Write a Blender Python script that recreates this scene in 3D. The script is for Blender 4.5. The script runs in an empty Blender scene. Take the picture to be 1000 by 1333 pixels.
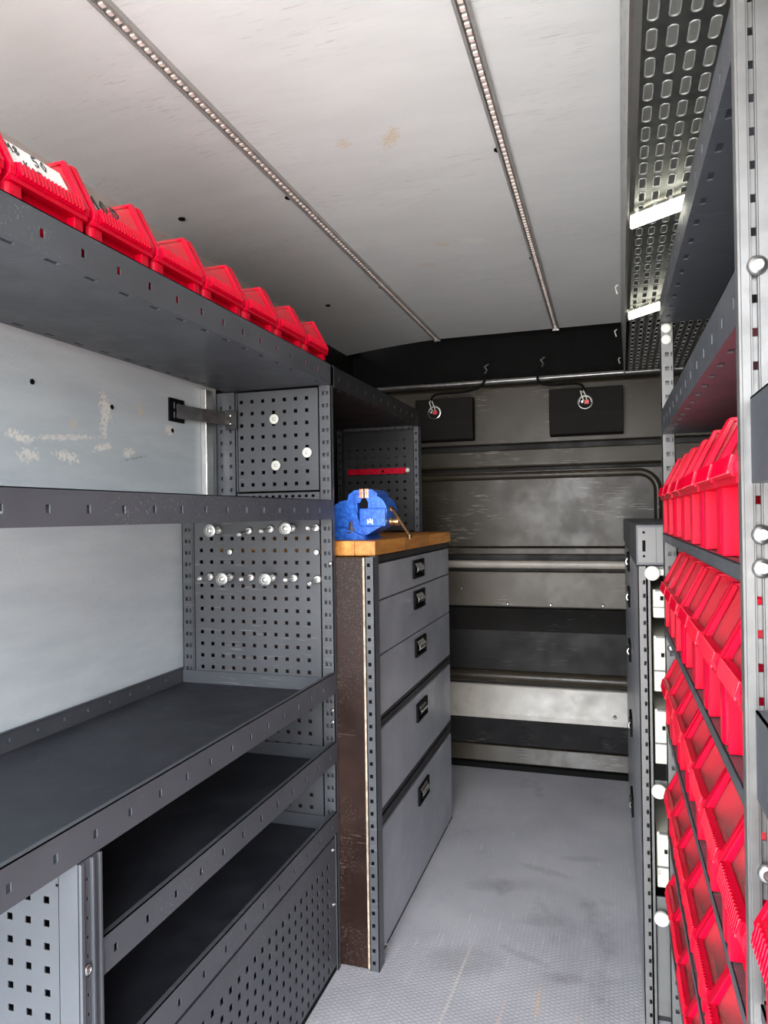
import bpy, math, random
from mathutils import Matrix, Vector
random.seed(7)
SC = bpy.context.scene
COL = SC.collection

# ------------------------------------------------------------------ camera, light, exposure
cd = bpy.data.cameras.new('camera'); cam = bpy.data.objects.new('camera', cd); COL.objects.link(cam)
cd.sensor_fit = 'HORIZONTAL'; cd.sensor_width = 36.0; cd.lens = 36.0*0.92; cd.clip_start = 0.01; cd.clip_end = 50
_fy = Vector((293, 0, 920)).normalized()                 # the van's long axis seen from the camera
_r = math.radians(.85)
_d = Vector((math.sin(_r), math.cos(_r), 0)); _d.z = -_d.dot(_fy)/_fy.z; _d.normalize()
_x = _d.cross(_fy); _z = -_d
# rows of R: van axes in camera coordinates (x right, y down, z forward)
cam.matrix_world = Matrix(((_x.x, -_x.y, -_x.z, 0), (_fy.x, -_fy.y, -_fy.z, 0), (_z.x, -_z.y, -_z.z, 1.1), (0, 0, 0, 1)))
SC.camera = cam

wd = bpy.data.worlds.new('overcast_sky'); SC.world = wd; wd.use_nodes = True
nt = wd.node_tree; nt.nodes.clear()
wo = nt.nodes.new('ShaderNodeOutputWorld'); bg = nt.nodes.new('ShaderNodeBackground')
tc = nt.nodes.new('ShaderNodeTexCoord'); sx = nt.nodes.new('ShaderNodeSeparateXYZ')
rp = nt.nodes.new('ShaderNodeValToRGB'); mp = nt.nodes.new('ShaderNodeMapRange')
mp.inputs['From Min'].default_value = -1; mp.inputs['From Max'].default_value = 1
nt.links.new(tc.outputs['Generated'], sx.inputs[0]); nt.links.new(sx.outputs['Z'], mp.inputs[0])
nt.links.new(mp.outputs[0], rp.inputs[0]); nt.links.new(rp.outputs[0], bg.inputs[0]); nt.links.new(bg.outputs[0], wo.inputs[0])
e = rp.color_ramp.elements
e[0].position = 0.0; e[0].color = (.64, .61, .58, 1)
e[1].position = 1.0; e[1].color = (1.05, 1.20, 1.36, 1)
q = e.new(.47); q.color = (.68, .66, .63, 1)
q = e.new(.53); q.color = (1.08, 1.10, 1.14, 1)
bg.inputs[1].default_value = 5.0

VAN_Y0 = -0.80                                            # the open rear doorway
ld = bpy.data.lights.new('doorway_portal', 'AREA'); lo = bpy.data.objects.new('doorway_portal', ld); COL.objects.link(lo)
ld.shape = 'RECTANGLE'; ld.size = 1.75; ld.size_y = 1.9; ld.cycles.is_portal = True
lo.location = (-.22, VAN_Y0-.01, .94); lo.rotation_euler = (math.pi/2, 0, 0)      # faces +Y, into the van

SC.view_settings.view_transform = 'Standard'; SC.view_settings.look = 'None'
SC.view_settings.gamma = 1; SC.view_settings.use_curve_mapping = False
SC.view_settings.exposure = 1.85
SC.cycles.max_bounces = 14; SC.cycles.diffuse_bounces = 10; SC.cycles.transparent_max_bounces = 24
SC.cycles.sample_clamp_indirect = 8

# ------------------------------------------------------------------ materials
def srgb(*c):
    return tuple(((v/255)/12.92 if v/255 <= .04045 else ((v/255+.055)/1.055)**2.4) for v in c)
class NT:
    def __init__(s, name):
        s.m = bpy.data.materials.new(name); s.m.use_nodes = True
        s.t = s.m.node_tree; s.b = s.t.nodes['Principled BSDF']; s.co = None
    def n(s, kind, **k):
        o = s.t.nodes.new(kind)
        for a, v in k.items(): setattr(o, a, v)
        return o
    def l(s, a, b): s.t.links.new(a, b)
    def coord(s):
        if s.co is None:
            s.co = s.n('ShaderNodeTexCoord').outputs['Object']
        return s.co
    def noise(s, scale, detail=3, rough=.5, stretch=(1, 1, 1), rot=(0, 0, 0), loc=(0, 0, 0)):
        mp = s.n('ShaderNodeMapping'); mp.inputs['Scale'].default_value = stretch; mp.inputs['Rotation'].default_value = rot; mp.inputs['Location'].default_value = loc
        s.l(s.coord(), mp.inputs[0])
        t = s.n('ShaderNodeTexNoise'); t.inputs['Scale'].default_value = scale; t.inputs['Detail'].default_value = detail; t.inputs['Roughness'].default_value = rough
        s.l(mp.outputs[0], t.inputs[0]); return t.outputs[0]
    def ramp(s, x, a, b, lo=0., hi=1.):
        r = s.n('ShaderNodeMapRange'); r.interpolation_type = 'SMOOTHSTEP'
        r.inputs['From Min'].default_value = a; r.inputs['From Max'].default_value = b
        r.inputs['To Min'].default_value = lo; r.inputs['To Max'].default_value = hi
        s.l(x, r.inputs[0]); return r.outputs[0]
    def math(s, op, a, b=None):
        r = s.n('ShaderNodeMath', operation=op)
        for i, v in enumerate((a, b)):
            if v is None: continue
            if isinstance(v, (int, float)): r.inputs[i].default_value = v
            else: s.l(v, r.inputs[i])
        return r.outputs[0]
    def mix(s, f, a, b):
        r = s.n('ShaderNodeMix', data_type='RGBA')
        for i, v in ((0, f), (6, a), (7, b)):
            if isinstance(v, (int, float)): r.inputs[i].default_value = v
            elif isinstance(v, tuple): r.inputs[i].default_value = (*v[:3], 1)
            else: s.l(v, r.inputs[i])
        return r.outputs[2]
    def color(s, c):
        if isinstance(c, tuple): s.b.inputs['Base Color'].default_value = (*c[:3], 1)
        else: s.l(c, s.b.inputs['Base Color'])
    def rough(s, v):
        if isinstance(v, (int, float)): s.b.inputs['Roughness'].default_value = v
        else: s.l(v, s.b.inputs['Roughness'])
    def bump(s, h, strength=.2, dist=.002):
        b = s.n('ShaderNodeBump'); b.inputs['Strength'].default_value = strength; b.inputs['Distance'].default_value = dist
        s.l(h, b.inputs['Height']); s.l(b.outputs[0], s.b.inputs['Normal'])
    def scratches(s, lots=.62, scale=1., seed=0.):
        """thin random scuff lines, gathered where a broad noise is high"""
        out = None
        for k, a in enumerate((.35, -.8, 1.9)):
            f = s.noise(9*scale, 2, .5, (1.2, 26, 26), (a*.7, a*.3, a), (seed+k*3.1, seed, k))
            g = s.ramp(f, lots+.02, lots+.05)
            out = g if out is None else s.math('MAXIMUM', out, g)
        return s.math('MULTIPLY', out, s.ramp(s.noise(3.5*scale, 2, .5, (1, 1, 1), (0, 0, 0), (seed*2, 4, 1)), .48, .62))
    def blob(s, axes, u, v, ru, rv, ang=0., hard=False):
        """a ragged stain at (u, v) metres on two object axes"""
        sp = s.n('ShaderNodeSeparateXYZ'); s.l(s.coord(), sp.inputs[0])
        a = s.math('SUBTRACT', sp.outputs[axes[0]], u); b = s.math('SUBTRACT', sp.outputs[axes[1]], v)
        ca, sa = math.cos(ang), math.sin(ang)
        p = s.math('ADD', s.math('MULTIPLY', a, ca/ru), s.math('MULTIPLY', b, sa/ru))
        q = s.math('ADD', s.math('MULTIPLY', a, -sa/rv), s.math('MULTIPLY', b, ca/rv))
        d = s.math('ADD', s.math('MULTIPLY', p, p), s.math('MULTIPLY', q, q))
        nz = s.noise(130 if hard else 60, 5, .7)
        d = s.math('ADD', d, s.math('MULTIPLY', s.math('SUBTRACT', nz, .5), 3.2))
        return s.ramp(d, .05, .5, 1., 0.) if hard else s.ramp(d, .0, 1.5, 1., 0.)
def plain(name, c, rough=.45, metal=0., var=.12, scale=14, spec=.5):
    s = NT(name); f = s.noise(scale, 4, .6)
    d = tuple(max(0, v*(1-var)) for v in c); l = tuple(v*(1+var) for v in c)
    s.color(s.mix(s.ramp(f, .3, .7), d, l)); s.rough(s.ramp(s.noise(scale*2.3, 3), .3, .7, rough-.05, rough+.06))
    s.b.inputs['Metallic'].default_value = metal; s.b.inputs['Specular IOR Level'].default_value = spec
    return s
M = {}
def powder(name, c, rough, lots, amt=.5, spec=.5):
    s = NT(name); f = s.noise(5, 5, .6)
    base = s.mix(s.ramp(f, .3, .7), tuple(v*.9 for v in c), tuple(v*1.12 for v in c))
    sc = s.math('MULTIPLY', s.scratches(lots, 1., len(name) % 7), amt)
    s.color(s.mix(sc, base, (.34, .35, .36)))
    s.rough(s.ramp(s.noise(9, 4, .6), .3, .7, rough-.06, rough+.08)); s.b.inputs['Specular IOR Level'].default_value = spec
    s.bump(s.noise(900, 1), .05, .0004)
    M[name] = s.m
powder('dark_powder_coat', (.060, .064, .072), .42, .65, .32)
powder('light_powder_coat', (.060, .063, .069), .42, .67, .2)
powder('drawer_front', (.27, .278, .30), .38, .69, .12)
powder('rack_grey', (.125, .124, .12), .42, .67, .2)
powder('black_coat', (.013, .013, .0145), .45, .69, .1)
M['black'] = plain('black', (.004, .004, .004), .65, spec=.08).m
M['rubber'] = None
s = NT('rubber_mat'); f = s.noise(6, 5, .65)
c = s.mix(s.ramp(f, .35, .7), (.021, .023, .030), (.031, .034, .043))
c = s.mix(s.math('MULTIPLY', s.blob((0, 1), -.92, 1.50, .07, .03), .35), c, (.16, .13, .11))
c = s.mix(s.math('MULTIPLY', s.blob((0, 1), -.79, 1.52, .05, .025), .3), c, (.13, .11, .10))
s.color(c); s.rough(s.ramp(s.noise(12, 4), .3, .7, .5, .72)); s.bump(s.noise(300, 2), .25, .0008); M['rubber'] = s.m
M['dark_void'] = plain('dark_void', (.010, .010, .011), .6).m
M['chrome'] = plain('chrome', (.72, .72, .71), .18, 1, .08).m
M['steel'] = plain('steel', (.40, .39, .38), .34, 1, .2, 40).m
M['zinc'] = plain('zinc', (.62, .62, .60), .36, 1, .2, 30).m
s = NT('galvanised'); v = s.n('ShaderNodeTexVoronoi'); v.inputs['Scale'].default_value = 45; s.l(s.coord(), v.inputs[0])
s.color(s.mix(s.ramp(v.outputs['Distance'], .0, .8), (.05, .052, .05), (.085, .088, .083))); s.b.inputs['Metallic'].default_value = .6
s.rough(s.ramp(s.noise(20, 4), .3, .7, .28, .5)); M['galvanised'] = s.m
M['post_steel'] = plain('post_steel', (.095, .093, .091), .42, .2, .12, 30).m
M['tray_rim'] = plain('tray_rim', (.33, .335, .32), .4, .25, .2, 60).m
M['aluminium'] = plain('aluminium', (.66, .65, .63), .34, 1, .1, 30).m
M['profile_dark'] = plain('profile_dark', (.42, .40, .38), .4, .4).m
M['white_plastic'] = plain('white_plastic', (.66, .66, .58), .35, 0, .04).m
M['cream'] = plain('cream', (.60, .585, .48), .4, 0, .07, 30).m
M['brown_edge'] = plain('brown_edge', (.42, .33, .24), .6, 0, .35, 60).m
M['copper'] = plain('copper', (.70, .36, .22), .35, 1, .25, 60).m
M['brass'] = plain('brass', (.62, .42, .22), .3, 1, .2, 40).m
s = NT('lit_diffuser'); s.color((.8, .8, .72)); s.b.inputs['Emission Color'].default_value = (1., .98, .80, 1); s.b.inputs['Emission Strength'].default_value = 2.5; M['lit_diffuser'] = s.m
M['paper'] = plain('paper', (.82, .82, .80), .7, 0, .03).m
M['ink'] = plain('ink', (.02, .02, .02), .6).m
M['foam_black'] = plain('foam_black', (.010, .009, .008), .75, 0, .25, 200, .15).m
M['led'] = plain('led', (.80, .66, .60), .4).m
# brown film-faced plywood
s = NT('brown_plywood'); f = s.noise(7, 5, .6)
c = s.mix(s.ramp(f, .3, .75), (.012, .0040, .0022), (.024, .0080, .0042))
dust = s.math('MULTIPLY', s.ramp(s.noise(260, 2, .6), .52, .68), s.ramp(s.noise(5, 3, .5, (1, 1, 1.2), (0, 0, 0), (.3, 0, .55)), .46, .62))
c = s.mix(s.math('MULTIPLY', dust, .10), c, (.30, .26, .24))
c = s.mix(s.math('MULTIPLY', s.scratches(.66, 1.4, 2), .3), c, (.42, .30, .2))
s.color(c); s.rough(s.ramp(f, .3, .7, .35, .5)); s.b.inputs['Specular IOR Level'].default_value = .3; M['brown'] = s.m
# oiled beech worktop
s = NT('beech'); g = s.noise(5, 6, .65, (9, .9, 9)); w = s.noise(2.2, 2, .5, (12, 2, 2))
c = s.mix(s.ramp(g, .3, .75), (.48, .17, .022), (.84, .37, .07))
c = s.mix(s.math('MULTIPLY', s.ramp(w, .5, .7), .5), c, (.22, .07, .02))
oi = s.n('ShaderNodeObjectInfo'); hs = s.n('ShaderNodeHueSaturation'); s.l(c, hs.inputs['Color']); s.l(s.ramp(oi.outputs['Random'], 0, 1, .75, 1.25), hs.inputs['Value'])
s.color(hs.outputs[0]); s.rough(.42); M['wood'] = s.m
# vise paint
s = NT('vise_paint'); f = s.noise(110, 3, .6)
c = s.mix(s.ramp(f, .35, .7), (.008, .075, .42), (.03, .17, .66)); s.color(c); s.rough(.38); s.bump(s.noise(180, 3), .35, .0015); M['vise_blue'] = s.m
# red bin plastic
s = NT('red_plastic'); f = s.noise(20, 3)
s.color(s.mix(s.ramp(f, .3, .7), (.74, .0, .026), (.86, .001, .042))); s.rough(.30); s.b.inputs['Specular IOR Level'].default_value = .4
s.b.inputs['Subsurface Weight'].default_value = .0
tr = s.n('ShaderNodeBsdfTranslucent'); tr.inputs[0].default_value = (.75, .0, .03, 1)
mx = s.n('ShaderNodeMixShader'); mx.inputs[0].default_value = .35
s.l(s.b.outputs[0], mx.inputs[1]); s.l(tr.outputs[0], mx.inputs[2]); s.l(mx.outputs[0], s.t.nodes['Material Output'].inputs[0]); M['red'] = s.m
M['red_dark'] = plain('red_dark', (.5, .01, .02), .35).m
# clear plastic
s = NT('clear_plastic'); tr = s.n('ShaderNodeBsdfTransparent'); tr.inputs[0].default_value = (.97, .95, .93, 1)
s.color((.75, .70, .66)); s.rough(.16); mx = s.n('ShaderNodeMixShader'); mx.inputs[0].default_value = .045
s.l(tr.outputs[0], mx.inputs[1]); s.l(s.b.outputs[0], mx.inputs[2]); s.l(mx.outputs[0], s.t.nodes['Material Output'].inputs[0]); M['clear'] = s.m
# dark moulded plastic of the bulkhead; light and shade put into its tints
def moulded(name, c, r0, r1, amt, scr=.63, spec=.5):
    s = NT(name); s.b.inputs['Specular IOR Level'].default_value = spec; f = s.noise(4, 5, .6)
    base = s.mix(s.ramp(f, .3, .7), tuple(v*.8 for v in c), tuple(v*1.25 for v in c))
    sc = s.math('MULTIPLY', s.scratches(scr, 1., len(name)), amt)
    sm = s.math('MULTIPLY', s.ramp(s.noise(2.3, 4, .6, (1, 1, 1.6), (0, 0, 0), (3, 1, 0)), .52, .68), .16)
    base = s.mix(sm, base, tuple(v*1.6 for v in c))
    s.color(s.mix(sc, base, (.30, .27, .24))); s.rough(s.ramp(s.noise(7, 5, .65), .3, .7, r0, r1)); s.bump(s.noise(3, 3, .5), .08, .004)
    M[name] = s.m
moulded('bulkhead', (.033, .0255, .016), .28, .44, .6, .638, .32)
moulded('bulkhead_bright', (.33, .30, .255), .24, .42, .6)  # lit copy of the plastic: reflected light put into a paler tint
moulded('bulkhead_black', (.009, .008, .007), .42, .6, .15, .66, .22)
moulded('bulkhead_band', (.007, .0065, .007), .6, .75, .35, .62, .2)
moulded('bulkhead_mid', (.080, .067, .050), .28, .44, .5, .63, .35)  # same plastic, part of the light put into the tint
# painted plywood panels
def ply(name, a, b, rot, scuffs, rough):
    s = NT(name); g = s.noise(5, 6, .65, rot); f = s.noise(2.2, 4, .55)
    c = s.mix(s.ramp(g, .3, .7), a, b)
    c = s.mix(s.math('MULTIPLY', s.ramp(f, .45, .7), .3), c, tuple(v*.92 for v in a))
    c = s.mix(s.math('MULTIPLY', s.scratches(.64, 1.2, 1.5), .35), c, (.30, .29, .28))
    for ax, u, v, ru, rv, an, col, am in scuffs:
        c = s.mix(s.math('MULTIPLY', s.blob(ax, u, v, ru*1.4, rv*1.4, an, True), min(1., am*1.25)), c, col)
    s.color(c); s.rough(s.ramp(g, .3, .7, rough-.06, rough+.1)); s.bump(s.noise(40, 4, .6, rot), .12, .001); M[name] = s.m
Y_ = (.70, .58, .42); W_ = (.80, .78, .72)
ply('ceiling_panel', (.70, .70, .68), (.75, .745, .725), (1, 4, 4),
    [((0, 1), -.42, 1.40, .018, .05, .5, Y_, .7), ((0, 1), -.52, 1.39, .018, .022, .2, Y_, .6), ((0, 1), -.36, 2.00, .05, .025, .5, W_, .6),
     ((0, 1), -.45, 2.0, .03, .02, .4, Y_, .45), ((0, 1), -.53, 2.15, .03, .02, .1, Y_, .5), ((0, 1), -1.0, 1.2, .05, .03, .3, W_, .3)], .5)
ply('wall_panel', (.48, .535, .56), (.56, .61, .63), (1, 1, 5),
    [((1, 2), 1.19, 1.325, .018, .035, .2, W_, .8), ((1, 2), 1.185, 1.29, .012, .025, 0, W_, .7), ((1, 2), 1.30, 1.335, .01, .014, 0, Y_, .8), ((1, 2), 1.41, 1.305, .02, .014, 0, W_, .8),
     ((1, 2), 1.08, 1.255, .09, .006, .1, W_, .6), ((1, 2), 1.18, 1.245, .03, .008, .2, W_, .9), ((1, 2), .97, 1.245, .03, .01, -.2, W_, .9), ((1, 2), 1.26, 1.24, .02, .012, .2, W_, .8),
     ((1, 2), 1.08, 1.22, .035, .012, -.1, W_, .8), ((1, 2), .99, 1.215, .028, .014, .1, W_, .7), ((1, 2), 1.28, 1.23, .05, .003, .2, (.2, .19, .18), .5), ((1, 2), 1.1, 1.285, .01, .012, 0, Y_, .5)], .48)
# floor vinyl with small hexagon relief
s = NT('floor_vinyl'); sp = s.n('ShaderNodeSeparateXYZ'); s.l(s.coord(), sp.inputs[0]); hexh = None
for a in (0, 60, 120):
    k = 2*math.pi/.0105
    p = s.math('ADD', s.math('MULTIPLY', sp.outputs[0], k*math.cos(math.radians(a))), s.math('MULTIPLY', sp.outputs[1], k*math.sin(math.radians(a))))
    cs = s.math('COSINE', p); hexh = cs if hexh is None else s.math('ADD', hexh, cs)
hx = s.ramp(hexh, -1.3, .2)
f = s.noise(3, 5, .65); c = s.mix(s.ramp(f, .3, .7), (.40, .395, .42), (.50, .49, .51))
c = s.mix(s.math('MULTIPLY', s.ramp(hexh, -1.4, -.9, 1., 0.), .25), c, (.20, .20, .21))
sm = s.ramp(s.noise(2.6, 6, .7, (1, .7, 1), (0, 0, 0), (1.3, .4, 0)), .56, .72)
c = s.mix(s.math('MULTIPLY', sm, .5), c, (.15, .145, .145))
for u, v, ru, rv, an in ((-.33, 2.10, .10, .035, .3), (-.20, 2.22, .09, .02, -.3), (-.18, 1.95, .07, .03, .2), (-.36, 1.72, .10, .06, .2), (-.22, 1.78, .07, .015, -.4), (-.12, 1.72, .05, .02, .1), (-.10, 2.33, .07, .02, .2)):
    c = s.mix(s.math('MULTIPLY', s.blob((0, 1), u, v, ru, rv, an), .27), c, (.17, .165, .16))
sc = s.ramp(s.noise(11, 2, .5, (22, .8, 1), (0, 0, .06), (0, 0, 0)), .64, .70); sc2 = s.ramp(s.noise(2.1, 2, .5), .42, .58)
c = s.mix(s.math('MULTIPLY', s.math('MULTIPLY', sc, sc2), .8), c, (.66, .64, .62))
for u, v, ru, rv, an, col in ((-.10, 1.43, .006, .16, -.12, (.70, .50, .36)), (-.07, 1.50, .004, .05, -.2, (.72, .66, .58)), (-.17, 1.62, .005, .06, 0, (.62, .45, .33)), (-.36, 1.62, .004, .2, -.05, (.60, .55, .50)), (-.25, 1.5, .004, .12, -.1, (.58, .48, .42))):
    c = s.mix(s.math('MULTIPLY', s.blob((0, 1), u, v, ru, rv, an), .75), c, col)
speck = s.ramp(s.noise(150, 2, .6), .74, .78); c = s.mix(s.math('MULTIPLY', speck, .6), c, (.75, .74, .72))
s.color(c); s.rough(s.ramp(f, .3, .7, .42, .6)); s.bump(hx, .35, .0012); M['floor'] = s.m

# ------------------------------------------------------------------ geometry helpers
ORG = {}
class MB:
    def __init__(s): s.v = []; s.f = []
    def add(s, vs, fs):
        o = len(s.v); s.v += [tuple(p) for p in vs]; s.f += [tuple(i+o for i in f) for f in fs]; return s
    def box(s, x0, x1, y0, y1, z0, z1):
        x0, x1 = min(x0, x1), max(x0, x1); y0, y1 = min(y0, y1), max(y0, y1); z0, z1 = min(z0, z1), max(z0, z1)
        return s.add([(x0, y0, z0), (x1, y0, z0), (x1, y1, z0), (x0, y1, z0), (x0, y0, z1), (x1, y0, z1), (x1, y1, z1), (x0, y1, z1)],
                     [(0, 3, 2, 1), (4, 5, 6, 7), (0, 1, 5, 4), (1, 2, 6, 5), (2, 3, 7, 6), (3, 0, 4, 7)])
    def prism(s, poly, axis, a, b):
        """poly: 2-D points on the two other axes (in x,y,z order); extruded along axis from a to b"""
        def P(p, w):
            q = list(p); q.insert(axis, w); return tuple(q)
        n = len(poly)
        return s.add([P(p, a) for p in poly]+[P(p, b) for p in poly],
                     [tuple(range(n))[::-1], tuple(range(n, 2*n))]+[(i, (i+1) % n, (i+1) % n+n, i+n) for i in range(n)])
    def cyl(s, p0, p1, r0, r1=None, n=16):
        p0, p1 = Vector(p0), Vector(p1); r1 = r0 if r1 is None else r1
        d = (p1-p0).normalized(); a = d.orthogonal().normalized(); b = d.cross(a)
        vs = [tuple(p+(a*math.cos(2*math.pi*i/n)+b*math.sin(2*math.pi*i/n))*r) for p, r in ((p0, r0), (p1, r1)) for i in range(n)]
        return s.add(vs, [tuple(range(n))[::-1], tuple(range(n, 2*n))]+[(i, (i+1) % n, (i+1) % n+n, i+n) for i in range(n)])
    def lathe(s, p0, d, prof, n=20):
        """prof: (distance along d, radius)"""
        p0, d = Vector(p0), Vector(d).normalized(); a = d.orthogonal().normalized(); b = d.cross(a)
        vs = [tuple(p0+d*h+(a*math.cos(2*math.pi*i/n)+b*math.sin(2*math.pi*i/n))*r) for h, r in prof for i in range(n)]
        fs = [(k*n+i, k*n+(i+1) % n, (k+1)*n+(i+1) % n, (k+1)*n+i) for k in range(len(prof)-1) for i in range(n)]
        m = (len(prof)-1)*n
        return s.add(vs, fs+[tuple(range(n))[::-1], tuple(range(m, m+n))])
    def tube(s, pts, r, n=8):
        pts = [Vector(p) for p in pts]; vs = []; up = None
        for i, p in enumerate(pts):
            d = (pts[min(i+1, len(pts)-1)]-pts[max(i-1, 0)]).normalized()
            a = d.orthogonal().normalized() if up is None else (up-d*up.dot(d)).normalized()
            up = a; b = d.cross(a)
            vs += [tuple(p+(a*math.cos(2*math.pi*k/n)+b*math.sin(2*math.pi*k/n))*r) for k in range(n)]
        m = (len(pts)-1)*n
        return s.add(vs, [tuple(range(n))[::-1], tuple(range(m, m+n))]+[(i*n+k, i*n+(k+1) % n, (i+1)*n+(k+1) % n, (i+1)*n+k) for i in range(len(pts)-1) for k in range(n)])
    def perf(s, f, u0, u1, v0, v1, hu, hv, t, skip=None):
        """sheet on f(u, v, w) -> xyz, w from 0 to t, with a rectangular hole at every hu x hv pair of intervals"""
        def edges(a, b, h):
            e = [a]; tag = []
            for p, q in sorted(h):
                if p <= e[-1]+1e-6 or q >= b-1e-6: continue
                e += [p, q]; tag += [0, 1]
            return e+[b], tag+[0]
        eu, tu = edges(u0, u1, hu); ev, tv = edges(v0, v1, hv)
        nu, nv = len(eu), len(ev); o = len(s.v)
        for w in (0, t):
            for a in eu:
                for b in ev: s.v.append(tuple(f(a, b, w)))
        I = lambda i, j, k: o+k*nu*nv+i*nv+j
        solid = lambda i, j: 0 <= i < nu-1 and 0 <= j < nv-1 and not (tu[i] and tv[j] and not (skip and skip(i//2, j//2)))
        for i in range(nu-1):
            for j in range(nv-1):
                if not solid(i, j): continue
                s.f.append((I(i, j, 0), I(i, j+1, 0), I(i+1, j+1, 0), I(i+1, j, 0)))
                s.f.append((I(i, j, 1), I(i+1, j, 1), I(i+1, j+1, 1), I(i, j+1, 1)))
                if not solid(i-1, j): s.f.append((I(i, j, 0), I(i, j, 1), I(i, j+1, 1), I(i, j+1, 0)))
                if not solid(i+1, j): s.f.append((I(i+1, j, 0), I(i+1, j+1, 0), I(i+1, j+1, 1), I(i+1, j, 1)))
                if not solid(i, j-1): s.f.append((I(i, j, 0), I(i+1, j, 0), I(i+1, j, 1), I(i, j, 1)))
                if not solid(i, j+1): s.f.append((I(i, j+1, 0), I(i, j+1, 1), I(i+1, j+1, 1), I(i+1, j+1, 0)))
        return s
    def build(s, name, mat, parent=None, bevel=0., seg=2, smooth=False, kind=None, label=None, origin=None):
        org = ORG.get(parent.name, Vector((0, 0, 0))) if parent else Vector(origin or (0, 0, 0))
        me = bpy.data.meshes.new(name); me.from_pydata([tuple(Vector(p)-org) for p in s.v], [], s.f)
        me.materials.append(M[mat]); me.update()
        import bmesh
        b = bmesh.new(); b.from_mesh(me); bmesh.ops.recalc_face_normals(b, faces=b.faces); b.to_mesh(me); b.free()
        o = bpy.data.objects.new(name, me); COL.objects.link(o)
        if parent: o.parent = parent
        elif origin: o.location = origin
        ORG[o.name] = org
        if smooth:
            for p in me.polygons: p.use_smooth = True
            sm = o.modifiers.new('edge', 'EDGE_SPLIT'); sm.split_angle = math.radians(38)
        if bevel:
            m = o.modifiers.new('bevel', 'BEVEL'); m.width = bevel; m.segments = seg; m.limit_method = 'ANGLE'; m.angle_limit = math.radians(35)
        if kind: o['kind'] = kind
        if label: o['label'] = label
        return o
def thing(name, loc, label, cat, group=None):
    o = bpy.data.objects.new(name, None); COL.objects.link(o); o.location = loc; o.empty_display_size = .05
    ORG[o.name] = Vector(loc); tag(o, label, cat, group); return o
def tag(o, label, cat, group=None):
    o['label'] = label; o['category'] = cat
    if group: o['group'] = group
    return o
def copy_tree(o, parent=None):
    c = o.copy(); COL.objects.link(c)
    if parent: c.parent = parent
    for ch in list(o.children): copy_tree(ch, c)
    return c
def span(a, b, pitch, size, first=None):
    """hole intervals of one size at a pitch"""
    out = []; y = a if first is None else first
    while y < b: out.append((y-size/2, y+size/2)); y += pitch
    return out
ORD = ['first', 'second', 'third', 'fourth', 'fifth', 'sixth', 'seventh', 'eighth', 'ninth', 'tenth', 'eleventh']
fX = lambda x, d: (lambda u, v, w: (x+d*w, u, v))        # sheet facing along X: u = Y, v = Z
fY = lambda y, d: (lambda u, v, w: (u, y+d*w, v))        # sheet facing along Y: u = X, v = Z
fZ = lambda z, d: (lambda u, v, w: (u, v, z+d*w))        # sheet lying flat: u = X, v = Y

# ------------------------------------------------------------------ the van's shell
BY = 3.06
m = MB().box(-1.16, .66, VAN_Y0, BY+.4, -.06, 0); m.build('floor', 'floor', kind='structure')
# ceiling: gently arched towards the side walls
N = 24; vs = []; XC0, XC1 = -1.17, .66
def ceil_z(x):
    d = max(0, -.70-x); return 1.882-.04*d-.10*d*d
prof = [(XC0+(XC1-XC0)*i/N, ceil_z(XC0+(XC1-XC0)*i/N)) for i in range(N+1)]
m = MB().prism(prof+[(x, z+.02) for x, z in reversed(prof)], 1, VAN_Y0, 3.075)
ceil = m.build('ceiling', 'ceiling_panel', kind='structure', smooth=True)
scr = [(-.735, 1.575), (-1.02, 1.55), (-.73, 2.30), (-.96, 2.38), (-.215, 1.52), (-.212, 2.20), (-.20, 2.95)]
for i, (x, y) in enumerate(scr):
    MB().lathe((x, y, ceil_z(x)+.001), (0, 0, -1), [(0, .009), (.003, .009), (.005, .006)]).build('screw', 'black', ceil)
MB().prism([(-1.075, -.06), (-1.075, 1.105), (-.967, 1.12), (-.967, 1.47), (-1.15, 1.50), (-1.15, 1.86), (-1.18, 1.86), (-1.18, -.06)], 1, VAN_Y0, 1.614).build('wall_left', 'wall_panel', kind='structure')
wl = bpy.data.objects['wall_left']
MB().box(-.966, -.951, 1.54, 1.572, 1.12, 1.42).build('edge_trim', 'aluminium', wl, .001)
for y, z in ((1.0, 1.345), (1.21, 1.33), (1.42, 1.305)):
    MB().lathe((-.968, y, z), (1, 0, 0), [(0, .005), (.0022, .005), (.003, .003)], 12).build('rivet', 'black', wl)
MB().box(-1.18, -1.15, 1.614, 3.46, -.06, 1.9).build('wall_left_rear', 'bulkhead_black', kind='structure')
MB().box(.64, .68, VAN_Y0, 3.46, -.06, 1.9).build('wall_right', 'bulkhead_black', kind='structure')
MB().box(-1.18, .68, VAN_Y0, 3.48, 1.93, 1.95).build('roof', 'bulkhead_black', kind='structure')
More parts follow.
